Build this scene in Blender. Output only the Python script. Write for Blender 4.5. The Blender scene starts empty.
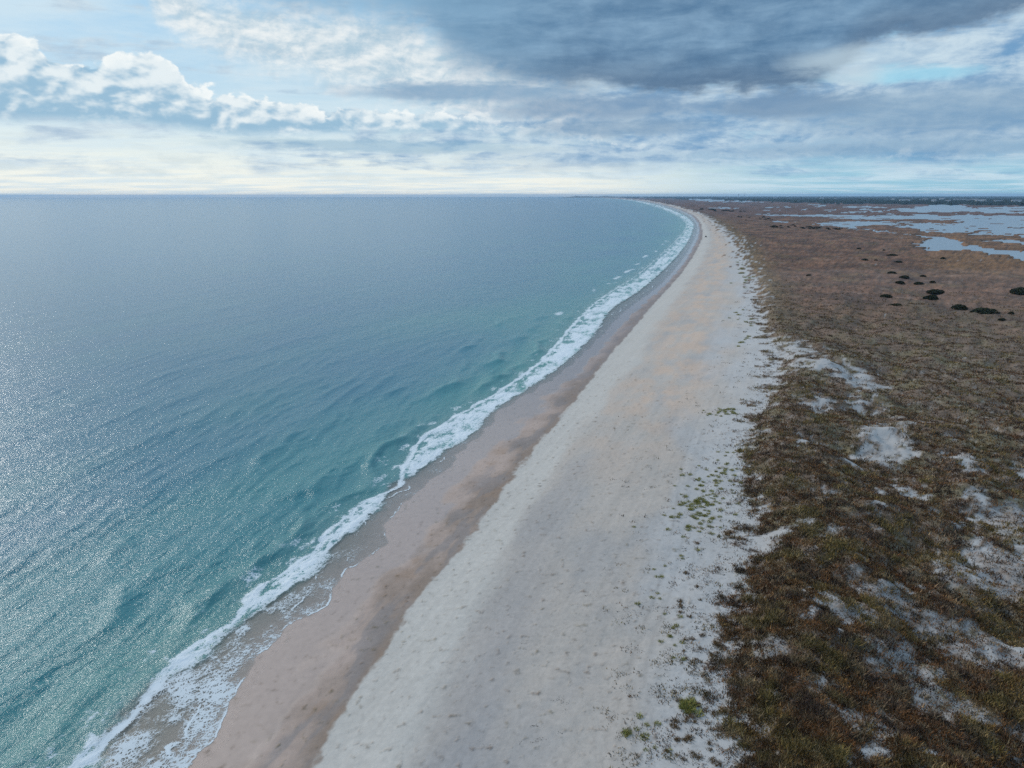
import bpy, math, random
import numpy as np
from mathutils import Vector

random.seed(7)
RNG = np.random.default_rng(11)
R = math.radians
scene = bpy.context.scene
col = scene.collection

# ------------------------------------------------------------------ camera
CAM_H, FPX, PITCH = 51.5, 720.0, R(14.67)
cam = bpy.data.cameras.new('camera')
cam.sensor_width = 36.0
cam.lens = FPX / 1024 * 36.0
cam.clip_start, cam.clip_end = 0.5, 200000.0
camo = bpy.data.objects.new('camera', cam)
col.objects.link(camo)
camo.location = (0, 0, CAM_H)
from mathutils import Matrix
camo.rotation_euler = (Matrix.Rotation(R(90) - PITCH, 4, 'X') @ Matrix.Rotation(R(-0.07), 4, 'Z')).to_euler()
scene.camera = camo
CP, SP = math.cos(PITCH), math.sin(PITCH)


def ray(px, py):
    x = (px - 512.0) / FPX
    y = -(py - 384.0) / FPX
    return x, CP + y * SP, -SP + y * CP


def at(px, py, z=0.0):
    """Map position, on the level z, of a spot surveyed from the air."""
    x, y, zz = ray(px, py)
    t = (z - CAM_H) / zz
    return x * t, y * t


def view(X, Y, z):
    dz = z - CAM_H
    depth = Y * CP - dz * SP
    up = Y * SP + dz * CP
    depth = np.where(depth < 1, 1, depth)
    return 512 + FPX * X / depth, 384 - FPX * up / depth


def azel(px, py):
    x, y, z = ray(px, py)
    return math.degrees(math.atan2(x, y)), math.degrees(math.atan2(z, math.hypot(x, y)))


# ------------------------------------------------------------------ numpy noise
def _hash(ix, iy, seed):
    h = (ix.astype(np.int64) * 374761393 + iy.astype(np.int64) * 668265263 + seed * 1442695041) & 0xffffffff
    h = ((h ^ (h >> 13)) * 1274126177) & 0xffffffff
    h = (h ^ (h >> 16)) & 0xffffffff
    return h


def perlin(x, y, seed=0):
    ix, iy = np.floor(x), np.floor(y)
    fx, fy = x - ix, y - iy
    u = fx * fx * fx * (fx * (fx * 6 - 15) + 10)
    v = fy * fy * fy * (fy * (fy * 6 - 15) + 10)

    def g(dx, dy):
        a = _hash(ix + dx, iy + dy, seed) * (2 * math.pi / 4294967296.0)
        return np.cos(a) * (fx - dx) + np.sin(a) * (fy - dy)
    n0 = g(0, 0) * (1 - u) + g(1, 0) * u
    n1 = g(0, 1) * (1 - u) + g(1, 1) * u
    return (n0 * (1 - v) + n1 * v) * 1.5


def fbm(x, y, octv=4, seed=0, gain=0.5, lac=2.03):
    s, a, f = 0.0, 1.0, 1.0
    for k in range(octv):
        s = s + a * perlin(x * f + 17.3 * k, y * f - 9.1 * k, seed + k * 13)
        a *= gain
        f *= lac
    return s


def sstep(a, b, x):
    t = np.clip((x - a) / (b - a), 0, 1)
    return t * t * (3 - 2 * t)


def pchip(xs, ys):
    xs, ys = np.array(xs, float), np.array(ys, float)
    h = np.diff(xs)
    dl = np.diff(ys) / h
    m = np.zeros_like(xs)
    m[0], m[-1] = dl[0], dl[-1]
    for i in range(1, len(xs) - 1):
        if dl[i - 1] * dl[i] > 0:
            w1, w2 = 2 * h[i] + h[i - 1], h[i] + 2 * h[i - 1]
            m[i] = (w1 + w2) / (w1 / dl[i - 1] + w2 / dl[i])

    def f(q):
        i = np.clip(np.searchsorted(xs, q) - 1, 0, len(h) - 1)
        t = (q - xs[i]) / h[i]
        lo, hi = q < xs[0], q > xs[-1]
        t = np.clip(t, 0, 1)
        r = (ys[i] * (1 + 2 * t) * (1 - t) ** 2 + m[i] * h[i] * t * (1 - t) ** 2
             + ys[i + 1] * t * t * (3 - 2 * t) + m[i + 1] * h[i] * t * t * (t - 1))
        r = np.where(lo, ys[0] + (q - xs[0]) * SHORE_TAN, r)
        r = np.where(hi, ys[-1] + (q - xs[-1]) * m[-1], r)
        return r
    return f


SHORE_TAN = 0.375
TH = math.atan(SHORE_TAN)
CT, ST = math.cos(TH), math.sin(TH)


def curve(pts, z):
    """pts: (row, column) pairs of a surveyed line -> X as a function of Y."""
    w = [at(c, r, z) for r, c in pts]
    w.sort(key=lambda p: p[1])
    return pchip([p[1] for p in w], [p[0] for p in w])


FOAM_OUT = curve([(768, 62), (730, 105), (700, 132), (686, 148), (650, 180), (617, 232), (591, 248), (568, 283),
                  (554, 305), (530, 325), (519, 337), (505, 355), (485, 393), (455, 405), (442, 415), (414, 456),
                  (390, 498), (362, 537), (345, 553), (324, 572), (306, 590), (294, 606), (278, 632), (257, 658),
                  (240, 676), (232, 683), (224, 686), (215, 675), (208, 658), (203, 641), (200, 624), (197.6, 590)], 0.0)
FOAM_IN = curve([(768, 100), (720, 125), (686, 158), (660, 203), (627, 239), (603, 274), (577, 311), (562, 325), (541, 340),
                 (528, 360), (505, 384), (488, 393), (471, 421), (453, 445), (432, 477), (411, 495), (393, 523),
                 (369, 558), (337, 593), (310, 612), (292, 639), (267, 668), (246, 686), (232, 693), (224, 694),
                 (215, 684), (208, 667), (203, 649), (200, 630), (197.6, 594)], 0.0)
SWASH = curve([(768, 184), (709, 229), (679, 247), (639, 277), (619, 300), (604, 326), (590, 338), (575, 346),
               (560, 366), (537, 384), (520, 391), (505, 405), (483, 424), (470, 446), (450, 462), (432, 485),
               (411, 500), (393, 530), (369, 566), (337, 600), (310, 627), (292, 652), (267, 677), (246, 691),
               (232, 697), (225, 697), (215, 689), (208, 672), (203, 653), (200, 633), (197.6, 597)], 0.0)
WET = curve([(768, 311), (735, 326), (690, 356), (664, 375), (641, 390), (607, 409), (580, 432), (558, 452),
             (515, 485), (471, 516), (404, 572), (359, 607), (330, 632), (313, 646), (274, 681), (250, 697),
             (238, 702), (229, 702), (220, 695), (212, 682), (206, 667), (202, 650), (200, 637), (197.6, 601)], 0.6)
BERM = curve([(768, 420), (700, 440), (641, 472), (600, 490), (547, 515), (500, 540), (471, 556), (404, 604),
              (359, 640), (330, 655), (313, 667), (274, 696), (250, 709), (238, 712), (229, 709), (220, 701),
              (212, 687), (206, 670), (202, 653), (200, 639), (197.6, 603)], 1.4)
VEG = curve([(768, 735), (720, 738), (680, 722), (640, 722), (600, 738), (560, 747), (520, 752), (480, 748),
             (450, 745), (420, 752), (400, 765), (380, 774), (350, 775), (330, 764), (300, 757), (280, 753),
             (260, 745), (250, 742), (242, 737), (235, 730), (222, 714), (213, 697), (207, 680), (203, 661),
             (200, 644), (197.6, 607)], 2.0)

_sw, _we, _be, _ve, _fi = SWASH, WET, BERM, VEG, FOAM_IN
def FOAM_IN(y): return np.minimum(_fi(y), _sw(y) - 1.0)
def WET(y): return np.maximum(_we(y), _sw(y) + 4.0 + 0.003 * y)
def BERM(y): return np.maximum(_be(y), WET(y) + 6.0)
def VEG(y): return np.maximum(_ve(y), BERM(y) + 22.0)


# lagoon outlines, surveyed in columns/rows of the aerial view
def q4(pts):
    return [(780 + a / 4.197, 190 + b / 4.197) for a, b in pts]


WATER_POLY = [
    q4([(-60, 104), (220, 104), (330, 110), (480, 120), (520, 127), (330, 126), (215, 121), (140, 113), (-40, 110)]),
    q4([(215, 108), (470, 110), (860, 108), (1100, 112), (1400, 120), (1400, 240), (1100, 212), (1024, 200), (900, 186),
        (790, 180), (700, 186), (640, 180), (540, 163), (480, 150), (330, 152), (290, 158), (240, 155), (150, 148),
        (165, 138), (260, 132), (500, 136), (760, 136), (740, 128), (500, 124), (330, 122)]),
    q4([(265, 160), (300, 150), (340, 152), (330, 165), (430, 172), (510, 186), (600, 195), (700, 198), (750, 210),
        (765, 232), (850, 242), (1024, 262), (1400, 310), (1400, 380), (1100, 325), (1024, 300), (940, 283),
        (850, 264), (770, 258), (640, 262), (565, 235), (620, 212), (585, 198), (480, 186), (330, 168)]),
    q4([(850, 216), (940, 212), (1024, 217), (1400, 240), (1400, 262), (1024, 235), (920, 228)]),
    q4([(470, 85), (600, 72), (660, 60), (760, 66), (800, 78), (1024, 72), (1400, 66), (1400, 102), (1024, 100),
        (860, 97), (700, 95), (560, 94)]),
    q4([(330, 80), (380, 80), (385, 86), (335, 86)]), q4([(395, 88), (430, 87), (432, 92), (398, 92)]),
    q4([(780, 186), (850, 183), (960, 190), (900, 194), (790, 193)]),
    [(686, 199.0), (712, 199.6), (730, 200.6), (757, 201.2), (757, 202.4), (735, 202.4), (700, 201.4), (684, 200.2)],
    [(716, 207.6), (732, 207.8), (731, 209), (718, 208.8)], [(777, 221.6), (792, 221.6), (790, 223), (779, 223)],
    [(800, 209), (806, 208.5), (808, 210), (801, 210.4)], [(826, 210), (835, 209.4), (836, 211), (828, 211)],
    [(848, 206.5), (862, 206), (864, 208), (850, 208)],
]
LAND_POLY = [
    q4([(320, 121), (520, 126), (740, 130), (730, 142), (640, 142), (500, 135), (340, 130)]),
    q4([(560, 96), (700, 98), (870, 100), (860, 108), (700, 107), (520, 104)]),
    q4([(480, 146), (520, 143), (560, 150), (530, 156)]),
    q4([(655, 183), (668, 176), (684, 182), (672, 190)]),
]


def in_poly(px, py, poly):
    r = np.zeros(px.shape, bool)
    n = len(poly)
    for i in range(n):
        x1, y1 = poly[i]
        x2, y2 = poly[(i + 1) % n]
        if y1 == y2:
            continue
        c = ((y1 > py) != (y2 > py)) & (px < (x2 - x1) * (py - y1) / (y2 - y1) + x1)
        r ^= c
    return r


def lagoon_mask(X, Y):
    px, py = view(X, Y, 0.4)
    ok = (Y > 300)
    a = np.arctan2(X, Y) * 57.3
    inv = 50000.0 / np.maximum(Y, 50)
    px = px + 12 * fbm(a * 1.1, inv * 0.35, 5, 5)
    py = py + 0.9 * fbm(a * 0.9, inv * 0.12, 4, 9)
    m = np.zeros(X.shape, bool)
    for p in WATER_POLY:
        m |= in_poly(px, py, p)
    for p in LAND_POLY:
        m &= ~in_poly(px, py, p)
    bars = fbm(a * 0.45, inv * 0.55, 5, 79) + 0.25 * sstep(930, 800, px)
    m &= ~((bars > 0.56) & (py < 236))
    # small ponds and creeks of the marsh
    pond = (fbm(a * 0.55, inv * 0.30, 4, 77) > 0.62) & (py < 219) & (py > 202.5) & (px > 770)
    return (m | pond) & ok


# openings of bare sand in the dune grass: column, row, half width, half height, tilt
PATCH = [(822, 369, 30, 6, 0.12), (862, 380, 26, 9, 0.30), (804, 442, 17, 5, 0.15), (885, 437, 24, 18, -0.2), (856, 451, 14, 4, 0), (905, 452, 10, 6, 0),
         (850, 620, 28, 14, 0.35), (776, 534, 26, 8, -0.2), (795, 350, 26, 6, 0.2), (930, 616, 60, 14, 0.35), (985, 640, 60, 22, 0.3), (995, 575, 50, 14, 0.2), (950, 700, 50, 12, 0.4), (815, 404, 16, 4, 0), (866, 402, 16, 5, 0.1),
         (905, 660, 45, 22, 0.3), (880, 590, 40, 10, 0.3), (1010, 520, 30, 20, 0.1), (995, 556, 40, 16, 0.1), (760, 590, 14, 5, 0.2), (770, 650, 30, 5, 0.45), (720, 650, 14, 9, 0), (860, 722, 40, 16, 0.3), (725, 742, 26, 16, 0.0), (700, 610, 12, 10, 0)]


def veg_density(X, Y):
    """0 bare sand .. 1 closed grass"""
    dV = (X - VEG(Y)) * CT
    sc = np.clip(Y / 120.0, 0.6, 6)
    edge = 3.6 * sc * fbm(X / 5.0, Y / 6.5, 4, 31) + 3.0 * fbm(X / 2.0, Y / 1.6, 3, 32)
    dd = dV + edge
    v = sstep(-3.0, 3.0, dd)
    n = fbm(X / 9.0 + Y / 60.0, Y / 7.0 - X / 11.0, 5, 41) + 0.6 * fbm(X / 1.6, Y / 1.9, 3, 45)
    near = 1 - sstep(160, 330, Y)
    cover = 0.60 + 0.5 * sstep(110, 190, Y) - 0.02 * sstep(40, 75, X) + 0.35 * np.exp(-np.maximum(dV, 0) / (10 + 0.06 * Y))
    v = v * sstep(-0.75, 0.05, n + (cover - 0.55) * 1.9)
    px, py = view(X, Y, 3.0)
    wx = px + 16 * fbm(X / 4.0, Y / 5.0, 4, 51)
    wy = py + 8 * fbm(X / 3.5, Y / 4.5, 4, 57)
    bare = np.zeros_like(X)
    for cx, cy, a, b, t in PATCH:
        c, s = math.cos(t), math.sin(t)
        u = ((wx - cx) * c + (wy - cy) * s) / a
        w = (-(wx - cx) * s + (wy - cy) * c) / b
        bare = np.maximum(bare, (1 - sstep(0.65, 1.25, np.sqrt(u * u + w * w))) * (0.96 if cy < 560 and cx < 960 else 0.56))
    bare *= (Y > 30)
    return np.clip(v * (1 - bare), 0, 1), dV, near


def ground_z(X, Y, full=True):
    xs, xw, xv = SWASH(Y), WET(Y), VEG(Y)
    dS = (X - xs) * CT
    lob = 1.3 * fbm(X / 9.0, Y / 12.0, 3, 3)
    tw = np.clip((X - xs) / np.maximum(xw - xs, 1e-3), 0, 1)
    tv = np.clip((X - xw) / np.maximum(xv - xw, 1e-3), 0, 1)
    z = np.where(dS < 0, np.maximum(dS * 0.035, -3.0), 0.0)
    z = z + 0.55 * tw + 0.55 * sstep(0.0, 0.22, tv) + 0.7 * tv
    dV = np.maximum((X - xv) * CT, 0)
    near = 1 - sstep(250, 700, Y)
    beach = sstep(0.1, 0.6, tv)
    z = z + beach * (0.16 * fbm(X / 7.0, Y / 7.0, 3, 21) * (1 - sstep(400, 900, Y)))
    ridge = np.exp(-((dV - 9) / 9.0) ** 2)
    rough = fbm(X / 17.0 + Y / 90.0, Y / 22.0, 4, 61)
    z = z + sstep(0, 6, dV) * (near * (1.3 * ridge + (1.9 * rough + 0.45 * fbm(X / 5.5, Y / 5.5, 3, 63)) * sstep(0, 15, dV) + 0.6) + 0.0)
    far = sstep(500, 1500, Y)
    z = z * (1 - far * sstep(0, 20, dV)) + 0.95 * far * sstep(0, 20, dV)
    return z


# ------------------------------------------------------------------ helpers for materials
def lin(c):
    r = []
    for v in c:
        v = v / 255.0
        r.append(v / 12.92 if v <= 0.04045 else ((v + 0.055) / 1.055) ** 2.4)
    return r


class N:
    """tiny expression builder for shader nodes"""
    tree = None

    def __init__(s, sock):
        s.s = sock

    @staticmethod
    def new(t, **kw):
        n = N.tree.nodes.new(t)
        for k, v in kw.items():
            setattr(n, k, v)
        return n

    @staticmethod
    def put(inp, v):
        if isinstance(v, N):
            N.tree.links.new(v.s, inp)
        elif isinstance(v, bpy.types.NodeSocket):
            N.tree.links.new(v, inp)
        else:
            if isinstance(v, (list, tuple)) and inp.type == 'RGBA' and len(v) == 3:
                v = (*v, 1.0)
            inp.default_value = v

    @staticmethod
    def m(op, *a, clamp=False):
        n = N.new('ShaderNodeMath', operation=op, use_clamp=clamp)
        for i, v in enumerate(a):
            N.put(n.inputs[i], v)
        return N(n.outputs[0])

    def __add__(s, o): return N.m('ADD', s, o)
    def __radd__(s, o): return N.m('ADD', o, s)
    def __sub__(s, o): return N.m('SUBTRACT', s, o)
    def __rsub__(s, o): return N.m('SUBTRACT', o, s)
    def __mul__(s, o): return N.m('MULTIPLY', s, o)
    def __rmul__(s, o): return N.m('MULTIPLY', o, s)
    def __truediv__(s, o): return N.m('DIVIDE', s, o)
    def __rtruediv__(s, o): return N.m('DIVIDE', o, s)
    def __neg__(s): return N.m('MULTIPLY', s, -1.0)


def nmin(a, b): return N.m('MINIMUM', a, b)
def nmax(a, b): return N.m('MAXIMUM', a, b)
def npow(a, b): return N.m('POWER', a, b)
def nexp(a): return N.m('EXPONENT', a)


def nstep(a, b, x):
    n = N.new('ShaderNodeMapRange', interpolation_type='SMOOTHSTEP')
    N.put(n.inputs[0], x)
    N.put(n.inputs[1], a)
    N.put(n.inputs[2], b)
    return N(n.outputs[0])


def nvec(x, y, z=0.0):
    n = N.new('ShaderNodeCombineXYZ')
    for i, v in enumerate((x, y, z)):
        N.put(n.inputs[i], v)
    return N(n.outputs[0])


def nnoise(vec, scale=1.0, detail=4.0, rough=0.5, dist=0.0, kind='ShaderNodeTexNoise', lac=2.0):
    n = N.new(kind)
    n.noise_dimensions = '3D'
    N.put(n.inputs['Vector'], vec)
    N.put(n.inputs['Scale'], scale)
    N.put(n.inputs['Detail'], detail)
    N.put(n.inputs['Roughness'], rough)
    N.put(n.inputs['Lacunarity'], lac)
    N.put(n.inputs['Distortion'], dist)
    return N(n.outputs[0])


def nmix(f, a, b, blend='MIX'):
    n = N.new('ShaderNodeMix', data_type='RGBA', blend_type=blend)
    n.clamp_factor = True
    N.put(n.inputs[0], f)
    N.put(n.inputs[6], a)
    N.put(n.inputs[7], b)
    return N(n.outputs[2])


def nattr(name, out='Fac'):
    n = N.new('ShaderNodeAttribute', attribute_name=name)
    return N(n.outputs[out])


def ncurve(x, pts, lo, hi, vlo, vhi):
    """value curve: pts (x, v) -> remapped to 0..1 for the float curve node"""
    n = N.new('ShaderNodeFloatCurve')
    c = n.mapping.curves[0]
    pts = sorted(pts)
    nn = [((a - lo) / (hi - lo), (b - vlo) / (vhi - vlo)) for a, b in pts]
    while len(c.points) < len(nn):
        c.points.new(0.5, 0.5)
    for p, (a, b) in zip(c.points, nn):
        p.location = (min(max(a, 0), 1), min(max(b, 0), 1))
        p.handle_type = 'AUTO_CLAMPED'
    n.mapping.use_clip = False
    n.mapping.extend = 'HORIZONTAL'
    n.mapping.update()
    N.put(n.inputs['Value'], (x - lo) * (1.0 / (hi - lo)))
    return N(n.outputs[0]) * (vhi - vlo) + vlo


def material(name):
    m = bpy.data.materials.new(name)
    m.use_nodes = True
    N.tree = m.node_tree
    m.node_tree.nodes.clear()
    out = N.new('ShaderNodeOutputMaterial')
    p = N.new('ShaderNodeBsdfPrincipled')
    N.tree.links.new(p.outputs[0], out.inputs[0])
    return m, p


def bump(height, strength, distance, normal=None):
    n = N.new('ShaderNodeBump')
    N.put(n.inputs['Strength'], strength)
    N.put(n.inputs['Distance'], distance)
    N.put(n.inputs['Height'], height)
    if normal is not None:
        N.put(n.inputs['Normal'], normal)
    return N(n.outputs[0])


def tag(o, label=None, cat=None, group=None, kind=None):
    if label: o['label'] = label
    if cat: o['category'] = cat
    if group: o['group'] = group
    if kind: o['kind'] = kind
    return o


def mesh_obj(name, V, F, mat, smooth=True, parent=None, attrs=None, n=4):
    """V (k,3) array, F (m,n) array"""
    V = np.ascontiguousarray(V, np.float32)
    F = np.ascontiguousarray(F, np.int32)
    me = bpy.data.meshes.new(name)
    me.vertices.add(len(V))
    me.vertices.foreach_set('co', V.ravel())
    me.loops.add(F.size)
    me.loops.foreach_set('vertex_index', F.ravel())
    me.polygons.add(len(F))
    me.polygons.foreach_set('loop_start', np.arange(0, F.size, F.shape[1], dtype=np.int32))
    me.polygons.foreach_set('loop_total', np.full(len(F), F.shape[1], np.int32))
    if smooth:
        me.polygons.foreach_set('use_smooth', np.ones(len(F), bool))
    me.update(calc_edges=True)
    for k, a in (attrs or {}).items():
        a = np.ascontiguousarray(a, np.float32)
        if a.ndim == 2:
            if a.shape[1] == 3:
                a = np.hstack([a, np.ones((len(a), 1), np.float32)])
            at_ = me.attributes.new(k, 'FLOAT_COLOR', 'POINT')
            at_.data.foreach_set('color', np.ascontiguousarray(a, np.float32).ravel())
        else:
            at_ = me.attributes.new(k, 'FLOAT', 'POINT')
            at_.data.foreach_set('value', a)
    me.materials.append(mat)
    o = bpy.data.objects.new(name, me)
    col.objects.link(o)
    if parent:
        o.parent = parent
    return o


def empty(name, loc, rz=0.0):
    o = bpy.data.objects.new(name, None)
    o.location = loc
    o.rotation_euler.z = rz
    col.objects.link(o)
    return o


# ------------------------------------------------------------------ sun, sky
SUN_AZ, SUN_EL = -47.0, 33.0
sd = Vector((math.sin(R(SUN_AZ)) * math.cos(R(SUN_EL)), math.cos(R(SUN_AZ)) * math.cos(R(SUN_EL)), math.sin(R(SUN_EL))))
sun = bpy.data.lights.new('sun', 'SUN')
sun.energy = 1.8
sun.angle = R(10.0)
sun.color = (1.0, 0.95, 0.88)
so = bpy.data.objects.new('sun', sun)
so.rotation_euler = (-sd).to_track_quat('-Z', 'Y').to_euler()
so.location = (-200, 100, 300)
col.objects.link(so)

world = bpy.data.worlds.new('World')
scene.world = world
world.use_nodes = True
N.tree = world.node_tree
N.tree.nodes.clear()
STR = 0.1


def cc(*c):
    return [v / STR for v in lin(c)]


tc = N.new('ShaderNodeTexCoord')
sep = N.new('ShaderNodeSeparateXYZ')
N.put(sep.inputs[0], tc.outputs['Generated'])
dx, dy, dz = (N(sep.outputs[i]) for i in range(3))
az = N.m('ARCTAN2', dx, dy) * (180 / math.pi)
el = N.m('ARCSINE', dz) * (180 / math.pi)
sky = N.new('ShaderNodeTexSky', sky_type='NISHITA')
sky.sun_disc = False
sky.sun_elevation = R(SUN_EL)
sky.sun_rotation = R(SUN_AZ)
sky.air_density = 1.0
sky.dust_density = 0.6
skyc = N(sky.outputs[0])


def A(px, py=100):
    return azel(px, py)[0]


def E(px, py):
    return azel(px, py)[1]


def prof(pts, lo=-40, hi=40):
    return ncurve(az, [(azel(px, py)[0], azel(px, py)[1]) for px, py in pts], lo, hi, -5, 30)


# coordinate warps (degrees)
p2 = nvec(az * 0.10, el * 0.22, 3.1)
pc = nvec(az * 0.33, el * 0.55, 7.7)
w1 = nnoise(p2, 1.6, 5, 0.55) - 0.5
billow = nnoise(pc, 1.3, 9, 0.60, 0.25)
billow2 = nnoise(nvec(az * 0.33 + 0.09, el * 0.55 - 0.16, 7.7), 1.3, 9, 0.60, 0.25)
bs1 = nnoise(pc, 1.5, 3.2, 0.5, 0.2)
bs2 = nnoise(nvec(az * 0.33 + 0.12, el * 0.55 - 0.22, 7.7), 1.5, 3.2, 0.5, 0.2)
relief_s = bs1 - bs2
relief = (billow - billow2)                                  # + on the side that faces the light
inv = 1.0 / (nmax(dz, 0.0) + 0.045)
pl = nvec(dx * inv, dy * inv, 0.0)                            # a flat cloud deck
deck = nnoise(pl, 0.55, 8, 0.58, 0.3)
deck2 = nnoise(nvec(dx * inv * 0.8 + 5.0, dy * inv * 1.1, 4.0), 0.9, 8, 0.6, 0.3)
streak = nnoise(nvec(az * 0.075, el * 0.50, 1.7), 1.5, 9, 0.60, 0.3) * 0.7 + billow * 0.3
streak2 = nnoise(nvec(az * 0.14, el * 0.62, 9.7), 1.5, 9, 0.60, 0.4)
fine = nnoise(nvec(az * 0.45, el * 1.05, 2.2), 1.2, 8, 0.62, 0.5)

# clear air
c = nmix(0.75, skyc, cc(128, 186, 222))
# pale air low down, cream on the left, blue on the right
hz = nexp(nmax(el, 0.0) * -0.21)
hcol = nmix(nstep(A(540), A(860), az), cc(252, 249, 234), cc(152, 198, 216))
c = nmix(hz * 1.05, c, hcol)
# high veil
veil = nstep(0.38, 0.66, deck2) * 0.75
c = nmix(veil, c, cc(206, 224, 233))
# broken bands from edge to edge
bandel = nstep(0.9, 3.4, el + (streak - 0.5) * 5.0)
covr = nstep(A(330), A(640), az) * 0.20 - 0.04
bm = nstep(0.46, 0.60, streak + covr + w1 * 0.12) * bandel
bandcol = nmix(nstep(0.32, 0.68, streak2 * 0.75 + fine * 0.25 + relief * 0.4), cc(104, 148, 188), cc(196, 214, 225))
bandcol = nmix(nstep(A(420), A(120), az) * 0.4, bandcol, cc(215, 226, 230))
c = nmix(bm * 0.92, c, bandcol)
# low wisps over the horizon
lw = nstep(0.50, 0.66, streak2 + (fine - 0.5) * 0.3) * nstep(0.5, 1.6, el) * (1.0 - nstep(3.0, 5.0, el))
c = nmix(lw * 0.65, c, nmix(nstep(A(450), A(800), az), cc(206, 218, 220), cc(126, 168, 200)))

# white diagonal cloud at the top, left of the middle
t_top = prof([(0, -60), (150, -60), (185, -30), (230, 0), (330, 5), (430, 22), (470, 45), (560, 88), (620, 100), (1024, 110)])
t_bot = prof([(0, -50), (120, -50), (160, 20), (210, 52), (300, 76), (380, 98), (470, 112), (600, 125), (1024, 125)])
nz = (billow - 0.5) * 4.2 + (fine - 0.5) * 1.6
dm = nmin(nstep(-1.2, 1.8, t_top + nz * 0.8 - el), nstep(-1.2, 1.8, el - t_bot + nz))
dcol = nmix(nstep(0.30, 0.70, fine * 0.3 + streak2 * 0.4 + deck * 0.3 + relief * 0.8), cc(168, 194, 210), cc(232, 236, 236))
c = nmix(dm * 0.93 * (1.0 - nstep(A(560), A(640), az)), c, dcol)

# cumulus bank on the left, long flat foot running right
b_top = prof([(-200, 30), (0, 36), (38, 44), (52, 62), (105, 62), (140, 59), (172, 66), (188, 82), (215, 97), (258, 99), (300, 108),
              (350, 108), (395, 114), (430, 112), (500, 122), (560, 128), (620, 150), (1024, 160)])
b_bot = prof([(-200, 120), (0, 121), (120, 125), (250, 136), (330, 134), (430, 134), (520, 140), (620, 150), (1024, 158)])
bt = b_top + (bs1 - 0.5) * 2.4 + (billow - 0.5) * 1.6 + 0.2
bb = b_bot + (streak - 0.5) * 1.6 + (fine - 0.5) * 0.5
bmk = nmin(nstep(-0.05, 0.22, bt - el), nstep(-0.3, 0.6, el - bb))
rel = (el - b_bot) / nmax(b_top - b_bot, 1.5)
bl = nstep(0.0, 1.2, rel + relief_s * 3.2 + relief * 1.0 + (fine - 0.5) * 0.5 + (billow - 0.5) * 0.5)
bcol = nmix(bl, cc(146, 182, 206), cc(224, 233, 236))
rim = (1.0 - nstep(0.0, 0.9, bt - el)) * nstep(-0.02, 0.08, relief + 0.02)
bcol = nmix(rim * 0.9, bcol, cc(243, 246, 244))
c = nmix(bmk * (0.95 - 0.6 * nstep(A(400), A(560), az)), c, bcol)

# the dark mass over the middle and right
d_bot = prof([(-60, -400), (120, -200), (200, -50), (250, -8), (350, 14), (425, 34), (455, 66), (520, 84), (600, 88), (690, 92), (760, 92), (825, 86),
              (850, 62), (880, 42), (940, 36), (1000, 20), (1060, 4), (1120, -40), (1300, -60)], -50, 50)
dn = (streak - 0.5) * 2.2 + (billow - 0.5) * 1.7 + (fine - 0.5) * 0.9
soft = 1.0 - nstep(A(440), A(640), az)
dk = nstep(-0.5 - soft * 1.2, 0.7 + soft * 2.2, el - d_bot + dn)
top_l = nmix(nstep(0.34, 0.68, deck * 0.5 + billow * 0.2 + streak2 * 0.3), cc(76, 112, 146), cc(136, 170, 198))
foot = (1.0 - nstep(0.3, 3.4, el - d_bot + dn * 0.6)) * nstep(A(430), A(560), az)
top_l = nmix(foot * 0.7, top_l, cc(80, 104, 132))
top_l = nmix((1.0 - nstep(A(380), A(620), az)) * 0.7, top_l, cc(126, 164, 192))
c = nmix(dk * 0.95, c, top_l)


# smaller dark bars under it: column, row, half width, half height
def bar(c, cx, cy, hw, hh, colr, k):
    a0, e0 = azel(cx, cy)
    kx, ky = hw / 12.8, hh / 12.8
    u = (az - a0) * (1.0 / kx) + (fine - 0.5) * 0.5
    v = (el - e0 + (streak2 - 0.5) * 1.2 + (fine - 0.5) * 0.8) * (1.0 / ky)
    f = 1.0 - nstep(0.45, 1.35, N.m('SQRT', u * u + v * v))
    return nmix(f * k, c, colr)


c = bar(c, 470, 92, 120, 9, cc(128, 160, 188), 0.8)
c = bar(c, 600, 108, 110, 12, cc(122, 150, 178), 0.75)
c = bar(c, 790, 106, 80, 11, cc(112, 142, 172), 0.85)
c = bar(c, 620, 128, 90, 8, cc(128, 156, 182), 0.7)
c = bar(c, 940, 112, 120, 22, cc(130, 160, 186), 0.7)
c = bar(c, 900, 148, 150, 8, cc(132, 164, 190), 0.6)
c = bar(c, 380, 146, 150, 6, cc(140, 176, 200), 0.6)
c = bar(c, 905, 75, 60, 7, cc(150, 206, 228), 0.75)
c = bar(c, 860, 60, 60, 12, cc(196, 216, 226), 0.55)
c = bar(c, 855, 78, 22, 8, cc(196, 208, 216), 0.55)

# the rest of the overcast, seen only in reflections, brighter round the veiled sun
over = nmix(nstep(0.36, 0.64, deck), cc(112, 158, 204), cc(192, 220, 242))
vd = N.new('ShaderNodeVectorMath', operation='DOT_PRODUCT')
N.put(vd.inputs[0], tc.outputs['Generated'])
vd.inputs[1].default_value = sd
cosang = N(vd.outputs['Value'])
glow = npow(nmax(cosang, 0.0), 14.0)
over = nmix(glow * 0.9, over, [v / STR for v in (1.7, 1.62, 1.5)])
side = nmax(nstep(15.5, 22.0, el), nstep(40.0, 48.0, N.m('ABSOLUTE', az)))
c = nmix(side, c, over)
c = nmix(1.0 - nstep(-0.6, 0.0, el), c, cc(96, 130, 150))
bg = N.new('ShaderNodeBackground')
N.put(bg.inputs['Color'], c)
bg.inputs['Strength'].default_value = STR
wo = N.new('ShaderNodeOutputWorld')
N.tree.links.new(bg.outputs[0], wo.inputs[0])
world.cycles.sampling_method = 'MANUAL'
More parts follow.
